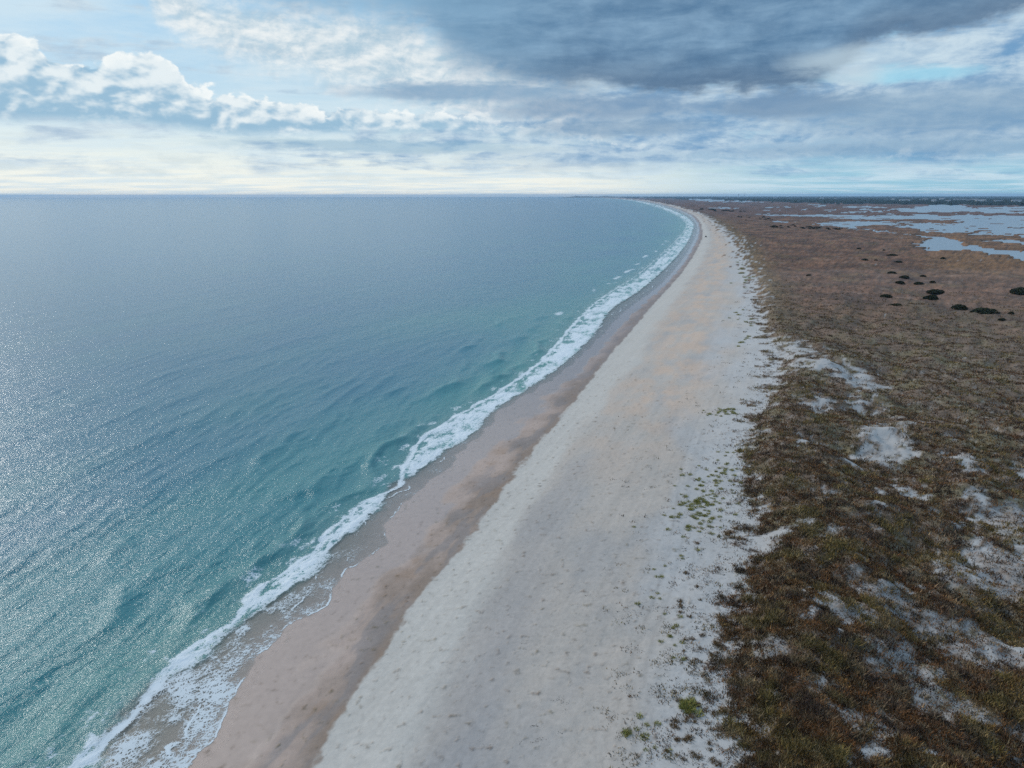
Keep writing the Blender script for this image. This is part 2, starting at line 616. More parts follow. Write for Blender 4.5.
world.cycles.sample_map_resolution = 512

# ------------------------------------------------------------------ ground sheet
dense = np.arange(-46, 50.01, 0.10)
coarse = np.arange(52.5, 360 - 46 - 0.5, 2.5)
AZ = np.radians(np.concatenate([dense, coarse]))
dep = np.concatenate([np.array([88, 80, 72, 64, 58, 54, 51, 48.5, 46.5]), np.arange(45, 3.0, -0.085), np.arange(3.0, 0.1, -0.035), [0.09, 0.08]])
RR = 50.0 / np.tan(np.radians(dep))
na, nr = len(AZ), len(RR)
X = (RR[:, None] * np.sin(AZ)[None]).ravel()
Y = (RR[:, None] * np.cos(AZ)[None]).ravel()
i, j = np.meshgrid(np.arange(nr - 1), np.arange(na), indexing='ij')
jn = (j + 1) % na
GF = np.stack([i * na + j, i * na + jn, (i + 1) * na + jn, (i + 1) * na + j], -1).reshape(-1, 4)

veg, dV, near = veg_density(X, Y)
Z = ground_z(X, Y)
landside = dV > 12
lag = lagoon_mask(X, Y) & landside
Z = np.where(lag, -0.4, Z)
Dist = np.hypot(X, Y)
dS = (X - SWASH(Y)) * CT
dW = (X - WET(Y)) * CT
xs, xw, xb, xv = SWASH(Y), WET(Y), BERM(Y), VEG(Y)
tW = (X - xs) / (xw - xs)
tB = (X - xw) / (xb - xw)
tV = (X - xb) / (xv - xb)


def C(*v):
    return np.array(v, float)[None, :]


def mixc(a, b, t):
    return a * (1 - t[:, None]) + b * t[:, None]


sx = X * CT - Y * ST            # across the shore
sy = X * ST + Y * CT            # along the shore
n_big = fbm(sx / 14, sy / 40, 4, 101)
n_mid = fbm(sx / 3.5, sy / 12, 4, 103)
n_fine = fbm(X / 0.8, Y / 0.9, 3, 105) * (1 - sstep(90, 220, Dist))
dry = C(0.40, 0.35, 0.305)
g = np.repeat(dry, len(X), 0)
g = mixc(g, C(0.335, 0.31, 0.29), sstep(-0.1, 0.6, n_big) * 0.7)
peach = np.exp(-((tV - 0.30) / 0.34) ** 2) * sstep(95, 190, Y) * (1 - sstep(650, 1500, Y) * 0.5)
g = mixc(g, C(0.49, 0.355, 0.265), peach * 1.0 * sstep(-0.7, 0.9, n_mid * 0.6 + fbm(sx / 8, sy / 16, 4, 107) + 0.1) * 0.8)
white = sstep(0.52, 0.85, tV + 0.2 * n_big)
g = mixc(g, C(0.40, 0.385, 0.37), white * 0.8)
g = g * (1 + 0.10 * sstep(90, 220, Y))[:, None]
berm = sstep(-0.03, 0.03, tB + 0.03 * n_mid) * (1 - sstep(0.65, 1.15, tB + 0.22 * n_big + 0.12 * n_mid))
g = mixc(g, C(0.47, 0.435, 0.39), berm * 0.85)
# blue grey hollow behind the berm close by
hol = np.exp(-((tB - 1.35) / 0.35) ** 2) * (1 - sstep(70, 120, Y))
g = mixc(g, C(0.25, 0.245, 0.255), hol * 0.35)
# faint wheel tracks and rake of the tides along the shore
lines = fbm(sx / 0.55, sy / 60, 2, 113) * sstep(0.0, 0.3, tB) * (1 - sstep(100, 260, Dist)) + 0.8 * fbm(sx / 1.6, sy / 90, 3, 115)
g = g * (1 + 0.045 * np.clip(lines, -1, 1) * (tB > 0))[:, None]
for c0, w0, s0 in ((0.66, 0.10, 401),):
    dd_ = (X - (xb + (xv - xb) * c0)) * CT + 1.2 * fbm(sy / 60, np.full_like(sy, s0), 2, s0)
    for o_ in (0, 1.7):
        g = g * (1 - 0.13 * np.exp(-((dd_ - o_) / (0.16 + 0.0005 * Dist)) ** 2) * (1 - sstep(150, 320, Dist)) * np.clip(0.6 + fbm(sx / 4, sy / 9, 2, s0 + 7), 0, 1))[:, None]
# footprints and scuffs
tr = fbm(X / 0.5, Y / 0.5, 2, 111)
g = g * (1 - 0.09 * sstep(0.25, 0.6, tr) * np.clip(0.4 + fbm(X / 6, Y / 9, 3, 117) + tV, 0, 1.3) * (1 - sstep(80, 160, Dist)))[:, None]
# wet sand
wn = 0.06 * fbm(sx / 3, sy / 7, 4, 121) + 0.02 * fbm(sx, sy, 3, 122)
wet = 1 - sstep(0.975, 1.02, tW + wn)
wcol = np.repeat(C(0.40, 0.305, 0.255), len(X), 0)
bandn = fbm(sx / 9, sy / 14, 4, 125)
wcol = mixc(wcol, C(0.20, 0.150, 0.115), sstep(0.5, 0.95, tW + 0.3 * bandn) * 0.75)
wcol = mixc(wcol, C(0.28, 0.185, 0.125), sstep(0.25, 0.7, fbm(sx / 6, sy / 9, 4, 127)) * sstep(0.3, 0.55, tW) * 0.4)
wcol = mixc(wcol, C(0.19, 0.18, 0.18), (1 - sstep(0.86, 1.0, tW + 0.1 * bandn)) * sstep(0.5, 0.75, tW + .1 * n_mid) * sstep(-0.1, 0.3, n_mid) * 0.5)
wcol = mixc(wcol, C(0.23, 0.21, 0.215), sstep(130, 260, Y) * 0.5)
g = mixc(g, wcol, wet)
film = wet * (1 - sstep(0.42, 0.62, tW + 0.22 * fbm(sx / 7, sy / 12, 3, 129)))
# under water
g = mixc(g, C(0.24, 0.21, 0.17), 1 - sstep(-6, 0, dS))
# dunes, heath, marsh
litter = mixc(np.repeat(C(0.125, 0.078, 0.046), len(X), 0), C(0.125, 0.095, 0.040), sstep(-0.2, 0.6, fbm(X / 8, Y / 9, 4, 131)))
inv_ = 50000.0 / np.maximum(Y, 40)
a_ = np.degrees(np.arctan2(X, Y))
hn = fbm(X / 30, Y / 45, 5, 133)
heath = mixc(np.repeat(C(0.170, 0.092, 0.052), len(X), 0), C(0.085, 0.044, 0.026), sstep(-0.3, 0.5, hn))
heath = mixc(heath, C(0.20, 0.16, 0.13), sstep(0.25, 0.8, fbm(X / 9, Y / 14, 5, 137)) * 0.45)
heath = mixc(heath, C(0.14, 0.105, 0.045), sstep(0.15, 0.7, fbm(X / 22, Y / 30, 4, 139)) * 0.5)
heath = mixc(heath, C(0.15, 0.12, 0.05), np.exp(-((dV - 6) / (6 + 0.01 * Y)) ** 2) * (Y > 150) * 0.6)
pxl, pyl = view(X, Y, 1.0)
gold = np.exp(-((pyl - 262) / 16) ** 2) * sstep(900, 960, pxl) + 0.6 * np.exp(-((pyl - 238) / 8) ** 2) * sstep(860, 940, pxl)
heath = mixc(heath, C(0.20, 0.115, 0.045), np.clip(gold, 0, 1) * 0.75)
marsh = sstep(1300, 2200, Y)
heath = mixc(heath, C(0.105, 0.060, 0.050), marsh * 0.8)
heath = heath * np.clip(1 + 0.45 * fbm(a_ * 1.3, inv_ * 0.4, 4, 143) * sstep(400, 900, Y) + 0.7 * fbm(X / 2.2, Y / 6.0, 4, 144) * sstep(150, 260, Y) * (1 - sstep(900, 1800, Y)), 0.3, 2.0)[:, None]
farw = sstep(200, 380, Y)
heath = heath * C(0.84, 0.72, 0.66)
vg = mixc(litter, heath, farw)
cov = sstep(0.15, 0.95, veg + 0.55 * fbm(X / 1.1, Y / 1.1, 3, 147) * (1 - sstep(150, 350, Y)))
inside = sstep(0, 3, dV)
g = mixc(g, mixc(np.repeat(C(0.205, 0.195, 0.19), len(X), 0), C(0.34, 0.325, 0.31), 1 - sstep(0.03, 0.22, veg)), inside * (1 - cov) * (0.6 + 0.4 * sstep(-0.5, 0.6, n_mid)) * 0.95)
g = mixc(g, vg, cov * np.where(Y > 500, 0.93, 0.88))
g = g * (1 + 0.06 * n_fine)[:, None]
g = np.clip(g, 0.01, 0.8)

m, p = material('sand_and_heath')
tcn = N.new('ShaderNodeTexCoord')
obj = N(tcn.outputs['Object'])
sp_ = N.new('ShaderNodeSeparateXYZ'); N.put(sp_.inputs[0], obj)
ox, oy = N(sp_.outputs[0]), N(sp_.outputs[1])
alb = nattr('albedo', 'Color')
vegA, filmA = nattr('cover'), nattr('film')
nf = nnoise(obj, 1.4, 8, 0.65)
nf2 = nnoise(nvec(ox * 0.05, oy * 0.05, 0), 1.0, 8, 0.65)
nb = nnoise(nvec(ox * 0.5, oy * 0.28, 0.0), 1.0, 9, 0.7)
fac = 1.0 + (nf - 0.5) * (0.22 + vegA * 0.8) + (nf2 - 0.5) * (0.22 + vegA * 0.9) + (nb - 0.5) * (0.15 + vegA * 0.9)
hs = N.new('ShaderNodeVectorMath', operation='SCALE')
N.put(hs.inputs[0], alb); N.put(hs.inputs[3], fac * (1.0 - filmA * 0.12))
N.put(p.inputs['Base Color'], hs.outputs[0])
N.put(p.inputs['Roughness'], 0.92 - filmA * 0.76)
p.inputs['IOR'].default_value = 1.33
N.put(p.inputs['Specular IOR Level'], 0.12 + filmA * 0.75)
hgt = nf * 0.10 + nnoise(nvec(ox * 1.0, oy * 1.0, 2.0), 0.7, 6, 0.6) * 0.35 + nb * vegA * 0.7
N.put(p.inputs['Normal'], bump(hgt, (1.0 - filmA) * (0.55 + vegA * 0.4), 0.5))
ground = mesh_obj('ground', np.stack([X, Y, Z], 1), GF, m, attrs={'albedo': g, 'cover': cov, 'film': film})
tag(ground, kind='structure')

# ------------------------------------------------------------------ sea
dense = np.arange(-46, 30.01, 0.085)
coarse = np.arange(-180, -46, 2.0)
AZs = np.radians(np.concatenate([coarse, dense]))
dep = np.concatenate([np.array([88, 80, 72, 64, 58, 54, 51, 48.5, 46.5]), np.arange(45, 4.0, -0.075), np.arange(4.0, 0.1, -0.04)])
RS = 51.5 / np.tan(np.radians(dep))
na, nr = len(AZs), len(RS)
X = (RS[:, None] * np.sin(AZs)[None]).ravel()
Y = (RS[:, None] * np.cos(AZs)[None]).ravel()
i, j = np.meshgrid(np.arange(nr - 1), np.arange(na - 1), indexing='ij')
SF = np.stack([i * na + j, i * na + j + 1, (i + 1) * na + j + 1, (i + 1) * na + j], -1).reshape(-1, 4)
sx = X * CT - Y * ST
sy = X * ST + Y * CT
dS = (X - SWASH(Y)) * CT
lobe = (1.1 * fbm(sx / 30, sy / 7.0, 2, 201) + 0.35 * fbm(sx / 9, sy / 2.2, 3, 203)) * np.clip(1.2 - Y / 900, 0.2, 1)
dS = dS + lobe
keep = dS < 1.5
Dist = np.hypot(X, Y)
gz = ground_z(X, Y)
# swell: crests nearly parallel to the shore
def wave(lam, amp, ang, seed, sharp=2.0, wob=0.25):
    c, s = math.cos(ang), math.sin(ang)
    u = sx * c + sy * s
    v = -sx * s + sy * c
    ph = u / lam + wob * 2.2 * fbm(u / (lam * 4), v / (lam * 7), 3, seed)
    env = np.clip(0.55 + 0.9 * fbm(u / (lam * 3), v / (lam * 5), 2, seed + 5), 0, 1.6)
    w = (0.5 + 0.5 * np.sin(2 * np.pi * ph)) ** sharp
    loc = Dist * Dist / 51.5 * 0.0014          # row spacing on the map
    fade = 1 - sstep(0.15, 0.5, loc / lam)
    return amp * env * (w - 0.35) * fade * (1 - 0.75 * sstep(110, 260, Dist) * (lam > 6))
off = np.clip(-dS, 0, None)
hts = wave(21, 0.42, 0.02, 211, 2.2) + wave(11, 0.22, -0.10, 217, 2.0) + wave(5.6, 0.17, 0.18, 223, 1.8) + wave(7.5, 0.11, -0.38, 227, 1.6) + wave(3.1, 0.13, 0.3, 229, 1.5) + wave(2.2, 0.11, -0.25, 231, 1.5) + wave(1.4, 0.07, 0.12, 233, 1.4) + wave(1.05, 0.05, -0.5, 235, 1.4)
hts = hts * sstep(2, 16, off)
# steep faces just before they break
fo = (X - FOAM_OUT(Y)) * CT
br = np.exp(-((fo + 4.5 + 2.0 * fbm(sy / 14, sx / 30, 3, 241)) / 1.5) ** 2) * np.clip(0.6 + 1.2 * fbm(sy / 18, sx / 50, 2, 243), 0, 1.3) * 0.65
br2 = np.exp(-((fo + 14 + 3.0 * fbm(sy / 20, sx / 30, 3, 245)) / 2.0) ** 2) * np.clip(0.3 + 1.6 * fbm(sy / 22, sx / 50, 2, 247), 0, 1.3) * 0.6
br3 = np.exp(-((fo + 27 + 3.0 * fbm(sy / 20, sx / 30, 3, 248)) / 1.8) ** 2) * np.clip(0.1 + 1.6 * fbm(sy / 22, sx / 50, 2, 249), 0, 1.3) * 0.45
hts = hts + (br + br2 + br3) * (1 - sstep(200, 400, Dist))
# foam
fi = (X - FOAM_IN(Y)) * CT
wd = np.maximum((FOAM_IN(Y) - FOAM_OUT(Y)) * CT, 0.3)
fn = fbm(sx / 3.0, sy / 5.0, 5, 251) * 0.9 + 0.5 * fbm(sx / 0.9, sy / 1.3, 3, 253)
e = 0.25 + 0.04 * wd
bign = fbm(sx / 9, sy / 16, 4, 255)
fcore = sstep(-e, 1.4 + 0.25 * wd, fo + fn * 1.5 + bign * 0.6) * (1 - sstep(-1.0, e * 0.7, fi + fn * 1.1 + bign * 0.5)) * np.clip(0.72 + 0.35 * bign + 0.4 * fn, 0.3, 1)
fcore *= 1 - 0.25 * sstep(200, 500, Y)
crest = np.exp(-((fo - 0.9 + 0.7 * fbm(sx / 4, sy / 7, 3, 256)) / (0.55 + 0.0012 * Dist)) ** 2) * (0.78 + 0.3 * fn) * (1 - 0.4 * sstep(200, 500, Y))
fcore = np.maximum(fcore, crest)
trail = sstep(-9, 0, fo) * (1 - sstep(-1, 1, fo)) * sstep(0.1, 0.8, fn + 0.15) * 0.5
lace = sstep(-0.5, 0.5, fi) * sstep(-0.3, -1.2, -off) * 1.0 if False else sstep(-1.0, 0.5, fi) * (dS < 0)
lacen = np.clip(0.78 + 0.6 * fbm(sx / 4.5, sy / 6, 3, 257), 0, 1) * (1 - 0.55 * sstep(62, 105, Y))
edge = np.exp(-((dS + 0.10) / (0.10 + 0.0007 * Dist)) ** 2) * np.clip(0.6 + fbm(sx / 3, sy / 4, 2, 259), 0, 1)
arc = np.exp(-((dS + 3.2 + 1.6 * fbm(sx / 9, sy / 6, 2, 261)) / 0.22) ** 2) * 0.8 * np.clip(0.45 + 1.3 * fbm(sx / 5, sy / 6, 2, 263), 0, 1)
foam = np.maximum.reduce([fcore, trail, lace * lacen * 0.62, edge * 0.85 * (1 - 0.8 * sstep(95, 140, Y)), arc])
nearb = 1 - sstep(52, 66, Y)      # wide broken water at the near end
foam = np.maximum(foam, nearb * sstep(-3, 1, fo) * (1 - sstep(-0.2, 0.2, dS)) * np.clip(0.45 + 0.8 * fn, 0, 1) * 0.75)
# second line further out in the distance
fo2 = fo + 9 + 4 * fbm(sy / 30, sx / 80, 3, 265)
foam = np.maximum(foam, np.exp(-(fo2 / 2.5) ** 2) * sstep(180, 320, Y) * (1 - sstep(1500, 2500, Y)) * sstep(0.1, 0.55, fbm(sy / 25, sx / 12, 3, 267)) * 0.6)
foam *= np.where(dS > 0.25, 0, 1)
foam = np.clip(foam, 0, 1)
thin = sstep(-2.0, 0.8, fi + 0.7 * fn)        # swash film
depthA = 1 - sstep(0, 1, np.clip(thin, 0, 1)) * 0.72
depthA = np.where(dS > 0, 0, depthA) * (1 - sstep(-0.5, 0.0, dS) * 0.35 * (thin > 0.5))
Zs = np.maximum(hts * (1 - thin) + foam * 0.10 * fn * (1 - thin), np.where(dS > -40, gz + 0.025, -9))
# colour of the water body
milky = 0.8 * np.exp(-off / (24 + 0.02 * Y)) + 0.25 * np.exp(-off / 160.0) * np.clip(1 + fbm(sx / 40, sy / 120, 3, 271), 0, 2)
wc = mixc(np.repeat(C(0.016, 0.120, 0.195), len(X), 0), C(0.058, 0.250, 0.195), np.clip(milky, 0, 1))
wc = mixc(wc, C(0.12, 0.22, 0.20), np.clip(np.exp(-np.abs(fo) / 5.0) * 0.6, 0, 1))
wc = mixc(wc, C(0.24, 0.22, 0.19), thin * 0.8)
kf = keep[SF].all(1)
SF = SF[kf]
used = np.zeros(len(X), bool)
used[SF.ravel()] = True
idx = np.cumsum(used) - 1
SF = idx[SF]
m, p = material('sea_water')
tcn = N.new('ShaderNodeTexCoord')
mp = N.new('ShaderNodeMapping')
mp.vector_type = 'POINT'
mp.inputs['Rotation'].default_value = (0, 0, TH)
N.put(mp.inputs['Vector'], tcn.outputs['Object'])
sp_ = N.new('ShaderNodeSeparateXYZ'); N.put(sp_.inputs[0], mp.outputs[0])
ox, oy = N(sp_.outputs[0]), N(sp_.outputs[1])
foamA, alphaA, thinA, farA = nattr('foam'), nattr('alpha'), nattr('thin'), nattr('far')
# lace of foam cells
wv = nnoise(nvec(ox, oy, 0), 0.8, 4, 0.6)
vo = N.new('ShaderNodeTexVoronoi', feature='DISTANCE_TO_EDGE')
N.put(vo.inputs['Vector'], nvec(ox * 1.15 + wv * 1.5, oy * 0.75 + wv * 1.2, 0.0))
vo.inputs['Scale'].default_value = 1.9
vo2 = N.new('ShaderNodeTexVoronoi', feature='DISTANCE_TO_EDGE')
N.put(vo2.inputs['Vector'], nvec(ox + wv * 1.1, oy * 0.7 - wv, 3.0))
vo2.inputs['Scale'].default_value = 4.2
cell = nmin(N(vo.outputs['Distance']), N(vo2.outputs['Distance']) * 1.6)
ff = nnoise(nvec(ox, oy * 0.6, 5.0), 2.2, 8, 0.7)
ff2 = nnoise(nvec(ox * 0.35, oy * 0.2, 7.0), 1.0, 6, 0.65)
fm = nstep(0.0, 0.30, foamA * 1.5 - 0.30 - cell * 3.6 * (1.12 - foamA * 0.72) - (ff - 0.5) * 1.2 - (ff2 - 0.5) * 1.2) * (0.75 + foamA * 0.25)
# water normal
r1 = nnoise(nvec(ox * 1.0, oy * 0.42, 0.0), 0.55, 3, 0.55, 0.4)
r2 = nnoise(nvec(ox * 1.0, oy * 0.6, 4.0), 2.6, 5, 0.68, 0.3)
r3 = nnoise(nvec(ox * 0.5, oy * 0.25, 8.0), 0.35, 3, 0.5, 0.2)
hgt = r1 * 0.55 + r2 * 0.30 + r3 * 0.6
bstr = (1.0 - thinA) * (0.85 - farA * 0.50) + 0.08
nrm = bump(hgt, bstr, 0.55)
wcol = nattr('wcol', 'Color')
patch = nnoise(nvec(ox * 0.010, oy * 0.004, 0.0), 1.0, 4, 0.55)
wcol = nmix((patch - 0.42) * 1.2, wcol, nmix(0.6, wcol, [0.015, 0.10, 0.22]))
N.put(p.inputs['Base Color'], nmix(fm, wcol, [0.62, 0.66, 0.68]))
N.put(p.inputs['Roughness'], 0.19 + farA * 0.03 + fm * 0.6)
p.inputs['IOR'].default_value = 1.33
N.put(p.inputs['Specular IOR Level'], 0.5 - fm * 0.3)
N.put(p.inputs['Alpha'], nmax(alphaA, fm))
N.put(p.inputs['Normal'], nrm)
far = sstep(80, 1200, Dist)
sea = mesh_obj('sea', np.stack([X, Y, Zs], 1)[used], SF, m,
               attrs={'foam': foam[used], 'alpha': depthA[used], 'thin': thin[used], 'wcol': wc[used], 'far': far[used]})
tag(sea, kind='structure')

# lagoon behind the heath
m, p = material('lagoon_water')
tcn = N.new('ShaderNodeTexCoord')
N.put(p.inputs['Base Color'], [0.21, 0.255, 0.29])
p.inputs['Roughness'].default_value = 0.28
p.inputs['IOR'].default_value = 1.33
N.put(p.inputs['Normal'], bump(nnoise(N(tcn.outputs['Object']), 0.15, 4, 0.6), 0.5, 0.8))
lx = [at(700, 198.2, 0.4), at(1400, 198.5, 0.4), at(1500, 300, 0.4), at(900, 300, 0.4), at(740, 222, 0.4), at(676, 203, 0.4)]
# nearer rim stays well inside the land, the sheet shows only where the bed dips below it
GX = np.linspace(0, 1, 30)
pts = []
for r_ in np.linspace(0, 1, 40):
    py = 198.4 + (300 - 198.4) * r_ ** 2
    l = np.interp(py, [198, 203, 222, 300], [690, 676, 760, 900])
    for cx in np.linspace(l, 1500, 30):
        pts.append((*at(cx, py, 0.4), 0.4))
fs = [(a * 30 + b, a * 30 + b + 1, (a + 1) * 30 + b + 1, (a + 1) * 30 + b) for a in range(39) for b in range(29)]
lagoon = mesh_obj('lagoon_water', np.array(pts), np.array(fs), m)
tag(lagoon, kind='structure')


def gzp(x, y):
    return float(ground_z(np.array([x]), np.array([y]))[0])


# ------------------------------------------------------------------ dune grass (stuff)
def leaf_mat(name, attr, rough=0.9):
    m, p = material(name)
    N.put(p.inputs['Base Color'], nattr(attr, 'Color'))
    p.inputs['Roughness'].default_value = rough
    p.inputs['Specular IOR Level'].default_value = 0.1
    return m


grass_mat = leaf_mat('dry_grass', 'tint')


def blades(bx, by, bz, h, w, lean, rng, tint):
    """one tapered blade (triangle) per entry"""
    n = len(bx)
    a = rng.uniform(0, 2 * np.pi, n)
    l = rng.uniform(0.2, 1.0, n) * lean
    la = rng.uniform(0, 2 * np.pi, n)
    base = np.stack([bx, by, bz], 1)
    side = np.stack([np.cos(a) * w * 0.5, np.sin(a) * w * 0.5, np.zeros(n)], 1)
    tip = base + np.stack([np.cos(la) * h * l, np.sin(la) * h * l, h * (1 - 0.3 * l)], 1)
    V = np.stack([base - side, base + side, tip], 1).reshape(-1, 3)
    F = np.arange(n * 3).reshape(-1, 3)
    return V, F, np.repeat(tint, 3, 0)


n0 = 300000
pa = RNG.uniform(8, 49, n0)
pd = RNG.uniform(5.2, 46, n0)
rr = 49.0 / np.tan(np.radians(pd))
tx, ty = rr * np.sin(np.radians(pa)), rr * np.cos(np.radians(pa))
v, dv, _ = veg_density(tx, ty)
spill = np.exp(-np.maximum(-dv, 0) / 5.0) * (dv < 0) * 0.34 * sstep(-0.3, 0.5, fbm(tx / 3, ty / 3, 3, 303))
prob = sstep(5.2, 9.5, pd) * np.clip(v ** 1.3 + spill * (v < 0.3) + 0.035 * (dv > 0), 0, 1)
k = RNG.random(n0) < prob * 0.55 * (0.55 + 0.9 * sstep(-0.5, 0.4, fbm(tx / 1.3, ty / 1.3, 3, 304)))
tx, ty, v = tx[k], ty[k], v[k]
tz = ground_z(tx, ty)
D = np.hypot(tx, ty)
na_ = fbm(tx / 7, ty / 8, 4, 305)
nb_ = fbm(tx / 2.5, ty / 2.5, 3, 307)
t0 = mixc(np.repeat(C(0.175, 0.080, 0.030), len(tx), 0), C(0.066, 0.042, 0.030), sstep(-0.3, 0.5, nb_))
nc_ = fbm(tx / 1.1, ty / 1.1, 2, 309)
nd_ = fbm((tx + 0.5 * ty) / 1.0, (ty - 0.5 * tx) / 5.0, 3, 311)
t0 = mixc(t0, C(0.115, 0.062, 0.033), sstep(170, 330, D) * 0.8)
t0 = mixc(t0, C(0.145, 0.105, 0.032), sstep(-0.05, 0.9, na_ + 0.6 * nb_ + 0.5 * nc_) * 0.75)
t0 = mixc(t0, C(0.21, 0.15, 0.085), sstep(0.15, 0.7, nd_) * 0.65)
t0 = t0 * np.clip(1 + 1.0 * nc_ * (1 - 0.6 * sstep(120, 250, D)) + 0.6 * nb_ + 0.6 * nd_, 0.25, 2.3)[:, None]
t0 = mixc(t0, C(0.20, 0.15, 0.09), (RNG.random(len(tx)) < 0.12) * 0.8)
bV, bF, bT = [], [], []
off_ = 0
NB = 7
for q in range(NB):
    s_ = (0.16 + 0.0015 * D)
    ex, ey = tx + RNG.normal(0, 1, len(tx)) * s_, ty + RNG.normal(0, 1, len(tx)) * s_
    h = RNG.uniform(0.22, 0.62, len(tx)) * (0.55 + 0.9 * sstep(-0.5, 0.7, nb_ + 0.5 * nc_)) * (0.6 + 0.4 * v)
    w = 0.05 + 0.00075 * D
    V_, F_, T_ = blades(ex, ey, tz - 0.03, h, w * RNG.uniform(0.6, 1.5, len(tx)), 0.9, RNG,
                        t0 * RNG.uniform(0.65, 1.35, (len(tx), 1)))
    bV.append(V_); bF.append(F_ + off_); bT.append(T_)
    off_ += len(V_)
grass = mesh_obj('dune_grass', np.concatenate(bV), np.concatenate(bF), grass_mat, smooth=False,
                 attrs={'tint': np.concatenate(bT)})
tag(grass, 'rust brown and olive dune grass covering the dunes behind the pale beach', 'dune grass', kind='stuff')
print('grass tris', off_ // 3)

# ------------------------------------------------------------------ tufts on the upper beach (individual)
def make_tuft(kind, seed):
    r = np.random.default_rng(seed)
    n = 70
    rad = 0.30
    a = r.uniform(0, 6.28, n)
    q = rad * np.sqrt(r.random(n))
    col_ = {'green': C(0.24, 0.23, 0.06), 'brown': C(0.16, 0.10, 0.05), 'wrack': C(0.05, 0.035, 0.025)}[kind]
    h = r.uniform(0.16, 0.42, n) if kind != 'wrack' else r.uniform(0.02, 0.10, n)
    w = r.uniform(0.03, 0.08, n)
    T = np.repeat(col_, n, 0) * r.uniform(0.6, 1.4, (n, 1))
    if kind == 'green':
        T = mixc(T, C(0.33, 0.27, 0.10), (r.random(n) < 0.35) * 0.8)
    V_, F_, T_ = blades(q * np.cos(a) * (1.9 if kind == 'wrack' else 1), q * np.sin(a) * (0.6 if kind == 'wrack' else 1), np.full(n, -0.04), h * (1.3 - q / rad * 0.5), w, 1.0 if kind != 'wrack' else 3.0, r, T)
    name = {'green': 'grass_tuft', 'brown': 'dry_tuft', 'wrack': 'seaweed_clump'}[kind]
    o = mesh_obj(name, V_, F_, grass_mat, smooth=False, attrs={'tint': T_})
    return o


PROTO = {k: [make_tuft(k, 50 + 7 * i + len(k)) for i in range(4)] for k in ('green', 'brown', 'wrack')}
USED = set()


def put(kind, px, py, size, label, cat, group, rng=random):
    src = rng.choice(PROTO[kind])
    if src.name in USED:
        o = src.copy()
        col.objects.link(o)
    else:
        o = src
        USED.add(src.name)
    x, y = at(px, py, 1.7)
    z = gzp(x, y)
    x, y = at(px, py, z)
    o.location = (x, y, gzp(x, y))
    o.rotation_euler = (0, 0, rng.uniform(0, 6.28))
    o.scale = (size, size, size * rng.uniform(0.7, 1.0))
    tag(o, label, cat, group)
    return o


def gauss_patch(n, cx, cy, sx_, sy_, kind, label, cat, group, smin=0.7, smax=1.5, shear=0.0):
    for _ in range(n):
        a, b = random.gauss(0, 1), random.gauss(0, 1)
        px, py = cx + a * sx_ + b * shear, cy + b * sy_
        if px > 748 and py > 400:
            px = 748 - random.random() * 30
        put(kind, px, min(py, 764), random.uniform(smin, smax), label, cat, group)


gauss_patch(105, 700, 508, 15, 20, 'green', 'yellow green grass tuft in the dense patch beside the dune edge halfway down the beach', 'grass tuft', 'yellow green tufts of the dense patch', 0.8, 1.7, -3)
gauss_patch(40, 722, 470, 12, 13, 'green', 'small yellow green tuft just above the dense patch at the dune edge', 'grass tuft', 'tufts above the dense patch', 0.8, 1.5, -6)
gauss_patch(26, 722, 412, 9, 3.5, 'green', 'green tuft on the sand spur reaching out from the brown dunes', 'grass tuft', 'tufts on the sand spur', 1.0, 1.9, -6)
gauss_patch(22, 672, 600, 14, 32, 'green', 'scattered small green tuft on bare pale sand below the dense patch', 'grass tuft', 'scattered tufts on bare sand', 0.8, 1.3, 3)
gauss_patch(12, 640, 738, 16, 9, 'green', 'yellow green tuft on pale sand at the near end of the beach', 'grass tuft', 'tufts at the near end of the beach', 0.8, 1.5)
gauss_patch(14, 690, 706, 7, 5, 'green', 'olive tuft in the low mound at the edge of the near dune', 'grass tuft', 'tufts of the low mound', 1.2, 2.2)
gauss_patch(34, 700, 735, 18, 22, 'brown', 'thin dry brown tuft on pale sand before the near dunes', 'dry tuft', 'dry tufts before the near dunes', 0.8, 1.5)
gauss_patch(22, 700, 640, 10, 26, 'brown', 'sparse dry brown tuft along the ragged edge of the near dunes', 'dry tuft', 'dry tufts along the ragged dune edge', 0.8, 1.5)
gauss_patch(26, 722, 362, 12, 14, 'wrack', 'dark low patch of drifted weed high on the beach below the dune point', 'drift weed', 'dark weed high on the beach', 1.2, 2.6, -8)
gauss_patch(20, 741, 312, 6, 22, 'green', 'pale tuft on the far upper beach at the foot of the dunes', 'grass tuft', 'far upper beach tufts', 1.6, 3.0, 2)
gauss_patch(16, 744, 275, 4, 9, 'green', 'tiny tuft in the farthest stretch of sand along the heath edge', 'grass tuft', 'farthest beach tufts', 2.5, 4.0, 1)
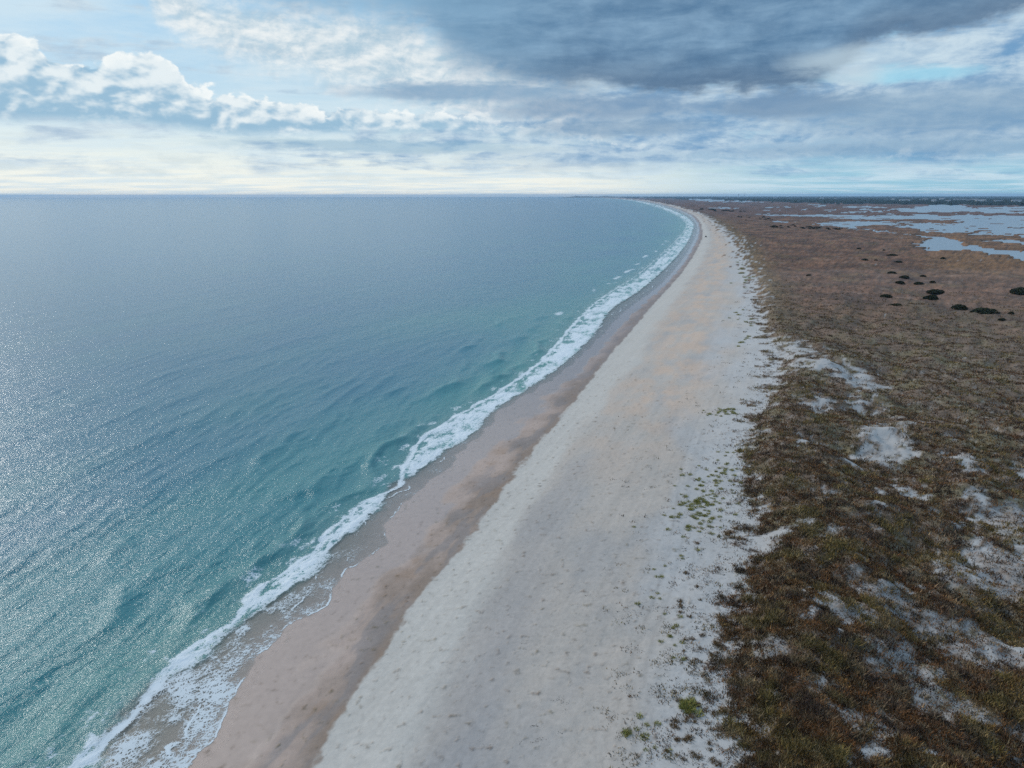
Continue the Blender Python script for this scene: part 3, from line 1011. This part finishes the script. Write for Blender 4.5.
for (cx, cy, n, lab) in [(587, 431, 4, 'small dark weed scrap on the sand beside the berm in the middle distance'),
                         (565, 482, 5, 'dark weed scrap on the drift line halfway down the beach'),
                         (548, 489, 4, 'faint dark weed scrap by the drift line near the berm'),
                         (610, 475, 5, 'thin dark weed scrap on grey sand in the middle of the beach'),
                         (608, 573, 8, 'dark weed clump in the middle of the near beach'),
                         (588, 597, 5, 'dark weed clump next below the upper near group'),
                         (525, 648, 8, 'dark weed clump in the group on the grey sand near the berm'),
                         (562, 702, 9, 'dark weed clump in the upper part of the near weed line'),
                         (547, 735, 9, 'dark weed clump at the near end of the weed line'),
                         (482, 746, 3, 'lone black scrap on the grey sand at the near end'),
                         (652, 380, 6, 'thin dark weed scrap on the peach sand'),
                         (655, 600, 4, 'small dark weed scrap near the scattered tufts')]:
    for q in range(n):
        put('wrack', cx + random.gauss(0, 6), cy + random.gauss(0, 5), random.uniform(0.8, 1.8), lab, 'drift weed', lab.replace('scrap', 'scraps', 1).replace('clump', 'clumps', 1))

# ------------------------------------------------------------------ shrubs
shrub_mat = leaf_mat('shrub_leaf', 'tint', 0.7)


def make_shrub(seed, lobes):
    r = np.random.default_rng(seed)
    cs = [(r.uniform(-0.6, 0.6) if k else 0, r.uniform(-0.35, 0.35) if k else 0, r.uniform(0.5, 0.85) if k else 1.0) for k in range(lobes)]
    pts, nrm = [], []
    for cx, cy, s in cs:
        n = int(4600 / lobes) + 900
        d = r.normal(size=(n, 3))
        d /= np.linalg.norm(d, axis=1)[:, None]
        d[:, 2] = np.abs(d[:, 2])
        rad = r.uniform(0.82, 1.04, n) * (1 + 0.16 * perlin(d[:, 0] * 3 + seed, d[:, 1] * 3 + d[:, 2] * 2, seed))
        pts.append(np.stack([cx + d[:, 0] * rad * 0.55 * s, cy + d[:, 1] * rad * 0.55 * s, d[:, 2] * rad * 0.50 * s], 1))
    P = np.concatenate(pts)
    n = len(P)
    sz = r.uniform(0.035, 0.075, n)
    u = r.normal(size=(n, 3)); u /= np.linalg.norm(u, axis=1)[:, None]
    w = np.cross(u, r.normal(size=(n, 3))); w /= np.linalg.norm(w, axis=1)[:, None]
    u *= sz[:, None]; w *= sz[:, None] * 0.7
    V = np.stack([P - u, P + w, P + u, P - w], 1).reshape(-1, 3)
    F = np.arange(n * 4).reshape(-1, 4)
    T = np.repeat(C(0.030, 0.036, 0.016), n, 0) * r.uniform(0.6, 1.5, (n, 1))
    T = mixc(T, C(0.06, 0.045, 0.02), (r.random(n) < 0.15) * 1.0)
    o = mesh_obj('shrub', V, F, shrub_mat, smooth=False, attrs={'tint': np.repeat(T, 4, 0)})
    return o


SH = [make_shrub(401, 1), make_shrub(402, 3), make_shrub(403, 2), make_shrub(404, 4)]
sh_used = set()


def put_shrub(px, py, wpx, hpx, v_, label, group):
    src = SH[v_]
    if v_ in sh_used:
        o = src.copy(); col.objects.link(o)
    else:
        o = src; sh_used.add(v_)
    x, y = at(px, py, 2.0)
    z = gzp(x, y)
    x, y = at(px, py, z)
    mpp = math.hypot(x, y) / FPX * 1.0
    wid = {0: 1.1, 1: 1.7, 2: 1.6, 3: 1.9}[v_]
    s = 0.76 * wpx * mpp / wid
    o.location = (x, y, gzp(x, y) - 0.05)
    o.scale = (s, s * 1.0, 0.62 * hpx * mpp / 0.5)
    o.rotation_euler.z = random.uniform(-0.4, 0.4)
    tag(o, label, 'shrub', group)


G1 = 'dark shrubs dotted over the brown heath'
for a in [(985, 314, 26, 6.5, 0, 'widest dark green shrub, a long low dome nearest on the brown heath'),
          (1024, 294, 24, 7.5, 0, 'big dark shrub farthest right on the heath, nearly out of view'),
          (960, 306, 15, 6, 0, 'rounded dark shrub just left of the widest shrub'),
          (932, 301, 18, 6, 2, 'tall rounded dark shrub in front of a flatter one, mid group'),
          (936, 294.5, 18, 4.5, 0, 'flat dark shrub directly behind the tall rounded one'),
          (897.5, 303, 18, 4, 2, 'long low olive topped shrub at the left front of the group'),
          (886, 298.5, 12, 4, 0, 'small dark shrub just behind the long low olive topped one'),
          (919, 284.5, 10, 3, 0, 'small flat shrub left of a still smaller round one'),
          (932.5, 284.5, 6, 2.6, 0, 'tiny round shrub in the middle of the heath'),
          (905, 278, 14, 3.5, 1, 'stretched dark shrub in the middle rows of the group'),
          (900, 283, 9, 3, 0, 'small dark shrub below the stretched one'),
          (892, 274, 9, 3, 0, 'small oval shrub above and left of the stretched one'),
          (923, 278, 6, 2.2, 0, 'pale small shrub right of the stretched one'),
          (899, 263, 11, 2.4, 2, 'flat narrow shrub in the far rows of the group'),
          (893, 256, 17, 2.2, 3, 'longest flat shrub in the farthest row of the group'),
          (865, 261, 7, 2.2, 0, 'small flat shrub at the left end of the far rows'),
          (876, 261, 3.4, 1.6, 0, 'speck of a shrub right of the small flat one'),
          (943, 259.5, 5, 2.6, 0, 'single round dark shrub standing alone near the golden marsh'),
          (837, 301, 13, 3, 2, 'lone low shrub on the heath nearest the beach'),
          (809, 276, 6, 2, 0, 'small lone shrub far left on the heath'),
          (859, 249.5, 5, 1.8, 0, 'faint small shrub behind the small flat one'),
          (1003, 317, 10, 2.6, 1, 'small ragged shrub at the right of the widest shrub'),
          (1011, 315.5, 6, 3.6, 0, 'small upright shrub beyond the ragged one'),
          (973, 316.5, 8, 2, 2, 'low green shrub at the left foot of the widest shrub'),
          (884, 251, 2.6, 1.8, 0, 'dot of a shrub above the longest flat shrub')]:
    put_shrub(*a, G1)
# thickets far across the marsh
for k in range(26):
    t = random.random()
    put_shrub(772 + 72 * t, 226.5 + 3.5 * t + random.gauss(0, 0.8), random.uniform(3, 8), random.uniform(1.0, 1.8), random.randint(0, 3),
              'dark shrub in the long thicket on the near side of the lagoon', 'shrubs of the long thicket by the lagoon')
for k in range(16):
    t = random.random()
    put_shrub(700 + 45 * t, 209.6 + 2.6 * t + random.gauss(0, 0.3), random.uniform(3, 7), random.uniform(1.0, 1.7), random.randint(0, 3),
              'tiny dark shrub in the far scrub beyond the bend of the beach', 'shrubs of the far scrub beyond the bend')
for k in range(14):
    t = random.random()
    put_shrub(738 + 40 * t, 217 + 4 * random.random(), random.uniform(2, 5), random.uniform(0.9, 1.5), random.randint(0, 3),
              'small dark shrub scattered between the far scrub and the lagoon', 'shrubs scattered before the lagoon')

# ------------------------------------------------------------------ far wood beyond the marsh (stuff)
fa = np.radians(np.arange(4.5, 46.01, 0.06))
fr = 49.0 / np.tan(np.radians(np.arange(0.66, 0.10, -0.006)))
na, nr = len(fa), len(fr)
X = (fr[:, None] * np.sin(fa)[None]).ravel()
Y = (fr[:, None] * np.cos(fa)[None]).ravel()
px, py = view(X, Y, 1.0)
front = np.interp(px, [600, 680, 760, 820, 880, 940, 1024, 1300], [197.2, 199.0, 201.5, 203.3, 204.3, 205.0, 206.0, 206.5])
aa = np.degrees(np.arctan2(X, Y))
edge = front + 1.4 * fbm(aa * 1.2, py * 0.8, 4, 501)
clear = fbm(aa * 0.8, py * 1.1, 4, 505) > 0.85
wood = (py < edge) & ~clear & ~((lagoon_mask(X, Y)) & (px < 770)) & ((X - VEG(Y)) * CT > 150)
hz_ = np.where(wood, 11 + 5 * fbm(X / 60, Y / 60, 3, 507) + 3.0 * RNG.normal(size=len(X)), -3)
i, j = np.meshgrid(np.arange(nr - 1), np.arange(na - 1), indexing='ij')
FF = np.stack([i * na + j, i * na + j + 1, (i + 1) * na + j + 1, (i + 1) * na + j], -1).reshape(-1, 4)
FF = FF[wood[FF].any(1)]
m, p = material('far_wood')
tcn = N.new('ShaderNodeTexCoord')
nn = nnoise(N(tcn.outputs['Object']), 0.03, 6, 0.7)
N.put(p.inputs['Base Color'], nmix(nstep(0.35, 0.65, nn), [0.008, 0.018, 0.016], [0.022, 0.032, 0.024]))
p.inputs['Roughness'].default_value = 0.95
p.inputs['Specular IOR Level'].default_value = 0.0
wood_o = mesh_obj('far_wood', np.stack([X, Y, hz_], 1), FF, m, smooth=False)
tag(wood_o, 'dark belt of woodland along the horizon beyond the lagoon', 'woodland', kind='stuff')

# low hazy land on the horizon where the coast runs out
hx = []
n = 90
for k in range(n):
    t = k / (n - 1)
    px = 562 + 90 * t
    x, y = at(px, 197.9, 0.0)
    s = 17500 / y
    x, y = x * s, y * s
    env = min(1, t * 8) * (1 - 0.3 * t)
    hgt = env * (34 + 12 * float(fbm(np.array([t * 9.0]), np.array([0.3]), 4, 601)[0]))
    hx += [(x, y - 150, -1), (x, y, hgt), (x + 20, y + 700, hgt * 0.9), (x + 20, y + 900, -1)]
fs = [(4 * k + q, 4 * k + 4 + q, 4 * k + 5 + q, 4 * k + 1 + q) for k in range(n - 1) for q in range(3)]
m, p = material('far_shore')
tcn = N.new('ShaderNodeTexCoord')
N.put(p.inputs['Base Color'], nmix(nnoise(N(tcn.outputs['Object']), 0.01, 5, 0.6), [0.06, 0.08, 0.07], [0.14, 0.13, 0.11]))
p.inputs['Roughness'].default_value = 0.95
hl = mesh_obj('far_hills', np.array(hx, float), np.array(fs), m)
tag(hl, kind='structure')


# ------------------------------------------------------------------ small built things
def plain(name, c, rough=0.6, metal=0.0):
    m, p = material(name)
    tcn = N.new('ShaderNodeTexCoord')
    nn = nnoise(N(tcn.outputs['Object']), 1.5, 4, 0.6)
    N.put(p.inputs['Base Color'], nmix(nn, [v * 0.85 for v in c], [min(1, v * 1.12) for v in c]))
    p.inputs['Roughness'].default_value = rough
    p.inputs['Metallic'].default_value = metal
    return m


M_wall = plain('pale_boards', (0.72, 0.71, 0.68))
M_roof = plain('grey_shingles', (0.16, 0.16, 0.17))
M_dark = plain('dark_paint', (0.03, 0.032, 0.035), 0.35)
M_glass = plain('dark_glass', (0.02, 0.025, 0.03), 0.1)
M_tyre = plain('rubber', (0.02, 0.02, 0.02), 0.9)
M_metal = plain('pale_metal', (0.5, 0.52, 0.54), 0.5)


def box(cx, cy, cz, sx_, sy_, sz_):
    v = [(cx + a * sx_ / 2, cy + b * sy_ / 2, cz + c_ * sz_ / 2) for a in (-1, 1) for b in (-1, 1) for c_ in (-1, 1)]
    f = [(0, 1, 3, 2), (4, 6, 7, 5), (0, 4, 5, 1), (2, 3, 7, 6), (0, 2, 6, 4), (1, 5, 7, 3)]
    return v, f


def pyobj(name, vf, mat, parent=None, smooth=False):
    V, F = [], []
    for v, f in vf:
        o_ = len(V)
        V += v
        F += [tuple(i + o_ for i in q) for q in f]
    me = bpy.data.meshes.new(name)
    me.from_pydata(V, [], F)
    if smooth:
        me.polygons.foreach_set('use_smooth', [True] * len(F))
    me.update()
    me.materials.append(mat)
    o = bpy.data.objects.new(name, me)
    col.objects.link(o)
    if parent: o.parent = parent
    return o


def cyl(x, y, z0, z1, r0, r1, n=14, axis='z'):
    v = []
    for z, r in ((z0, r0), (z1, r1)):
        for k in range(n):
            a = 2 * math.pi * k / n
            c_, s_ = r * math.cos(a), r * math.sin(a)
            v.append((x + c_, y + s_, z) if axis == 'z' else (z, x + c_, y + s_))
    f = [(k, (k + 1) % n, n + (k + 1) % n, n + k) for k in range(n)] + [tuple(range(n))[::-1], tuple(range(n, 2 * n))]
    return v, f


# the off-road car standing on the sand near the bend
def make_car(px, py):
    x, y = at(px, py, 1.6)
    root = empty('parked_car', (x, y, gzp(x, y)), -0.32)
    tag(root, 'tiny dark car standing alone on the far beach near the bend', 'car')
    prof_ = [(-2.3, 0.45), (2.3, 0.45), (2.35, 0.95), (1.2, 1.05), (0.75, 1.08), (-2.3, 1.08)]
    cab = [(-2.25, 1.08), (0.75, 1.08), (0.2, 1.72), (-2.05, 1.76)]

    def ext(pr, w):
        n_ = len(pr)
        v = [(sx_ * w / 2, yy, zz) for sx_ in (-1, 1) for yy, zz in pr]
        f = [tuple(range(n_)), tuple(range(n_, 2 * n_))[::-1]] + [(k, k + n_, (k + 1) % n_ + n_, (k + 1) % n_) for k in range(n_)]
        return v, f
    pyobj('body', [ext(prof_, 1.9)], M_dark, root)
    pyobj('cabin', [ext(cab, 1.7)], M_dark, root)
    pyobj('window', [box(0.86, -0.9, 1.42, 0.03, 1.9, 0.38)], M_glass, root)
    pyobj('window', [box(-0.86, -0.9, 1.42, 0.03, 1.9, 0.38)], M_glass, root)
    pyobj('rear_window', [box(0, -2.17, 1.42, 1.4, 0.06, 0.38)], M_glass, root)
    for sx_ in (-1, 1):
        for yy in (-1.4, 1.45):
            w = pyobj('wheel', [cyl(yy, 0.38, sx_ * 0.72, sx_ * 0.98, 0.38, 0.38, 16, 'x')], M_tyre, root, True)
            pyobj('rim', [cyl(yy, 0.38, sx_ * 0.98, sx_ * 0.995, 0.2, 0.2, 12, 'x')], M_metal, w)


make_car(706, 236.9)


# pale houses among the far trees
def make_house():
    root = empty('distant_house', (0, 0, 0))
    pyobj('wall', [box(0, 0, 5, 22, 14, 10)], M_wall, root)
    rv = [(-11.8, -7.8, 10.0), (11.8, -7.8, 10.0), (11.8, 7.8, 10.0), (-11.8, 7.8, 10.0), (-11.8, 0, 14.5), (11.8, 0, 14.5)]
    pyobj('roof', [(rv, [(0, 1, 5, 4), (2, 3, 4, 5), (0, 4, 3), (1, 2, 5), (0, 3, 2, 1)])], M_roof, root)
    return root


h0 = make_house()
spots = [(727, 198.9), (733, 199.2), (886, 200.8), (893, 201.2), (912, 200.6), (921, 201.6), (925, 200.9), (942, 200.7), (956, 201.2), (959, 201.4),
         (963, 201.1), (968, 201.9), (971, 202.1), (974, 201.7), (978, 202.9), (982, 203.2), (996, 203.4), (1000, 203.0), (1016, 203.6), (907, 202.4), (902, 202.0),
         (870, 199.9), (836, 199.4), (829, 199.2), (822, 199.5), (790, 199.0), (775, 198.8), (934, 202.8), (948, 203.3)]
for k, (px, py) in enumerate(spots):
    if k == 0:
        o = h0
    else:
        o = h0.copy(); col.objects.link(o)
        for ch in h0.children:
            c2 = ch.copy(); col.objects.link(c2); c2.parent = o
    x, y = at(px, py + 0.7, 1.0)
    s = random.uniform(0.8, 1.5)
    o.location = (x, y, 4.0)
    o.scale = (s * random.uniform(0.8, 1.6), s, s)
    o.rotation_euler.z = random.uniform(-0.5, 0.5) - math.atan2(x, y)
    lab = 'tiny pale house among the dark trees beyond the lagoon' if px > 860 else 'tiny pale house in the far trees behind the bend of the beach'
    tag(o, lab, 'house', 'pale houses beyond the lagoon' if px > 860 else 'pale houses behind the bend')

x, y = at(738.5, 199.0, 1.0)
wt = empty('water_tower', (x, y, 0))
tag(wt, 'tiny pale water tower rising over the horizon woods, left of the mast', 'water tower')
pyobj('stem', [cyl(0, 0, 0, 56, 4.5, 3.2)], M_metal, wt, True)
pyobj('tank', [cyl(0, 0, 52, 58, 3.2, 10), cyl(0, 0, 58, 65, 10, 10), cyl(0, 0, 65, 69, 10, 2)], M_metal, wt, True)
x, y = at(744.3, 199.0, 1.0)
ms = empty('radio_mast', (x, y, 0))
tag(ms, 'thin mast rising over the horizon woods, right of the water tower', 'mast')
pyobj('lattice', [cyl(sx_, sy_, 0, 82, 0.9, 0.5, 6) for sx_ in (-2, 2) for sy_ in (-2, 2)] + [box(0, 0, z, 5, 5, 0.8) for z in range(8, 82, 8)], M_metal, ms)
pyobj('antenna', [cyl(0, 0, 82, 92, 0.8, 0.3, 8)], M_metal, ms)

# ------------------------------------------------------------------ air
HAZE = 4.2e-5
hb = pyobj('haze', [box(0, 0, 46.0, 84000, 84000, 102.0)], M_metal)
hb.data.materials.clear()
hm = bpy.data.materials.new('haze')
hm.use_nodes = True
N.tree = hm.node_tree
hm.node_tree.nodes.clear()
out = N.new('ShaderNodeOutputMaterial')
pv = N.new('ShaderNodeVolumePrincipled')
pv.inputs['Color'].default_value = (0.46, 0.70, 0.95, 1)
pv.inputs['Density'].default_value = HAZE
pv.inputs['Anisotropy'].default_value = 0.1
N.tree.links.new(pv.outputs[0], out.inputs['Volume'])
hb.data.materials.append(hm)
hm.cycles.homogeneous_volume = True
tag(hb, kind='stuff')

# ------------------------------------------------------------------ render settings
scene.render.engine = 'CYCLES'
scene.cycles.max_bounces = 5
scene.cycles.diffuse_bounces = 2
scene.cycles.glossy_bounces = 3
scene.cycles.transparent_max_bounces = 8
scene.cycles.volume_bounces = 0
scene.cycles.use_denoising = False
scene.cycles.denoiser = 'OPENIMAGEDENOISE'
scene.cycles.caustics_reflective = False
scene.cycles.caustics_refractive = False
scene.cycles.sample_clamp_indirect = 4.0
vs = scene.view_settings
vs.view_transform = 'Standard'
vs.look = 'None'
vs.exposure = 0.12
vs.gamma = 1.0
vs.use_curve_mapping = False
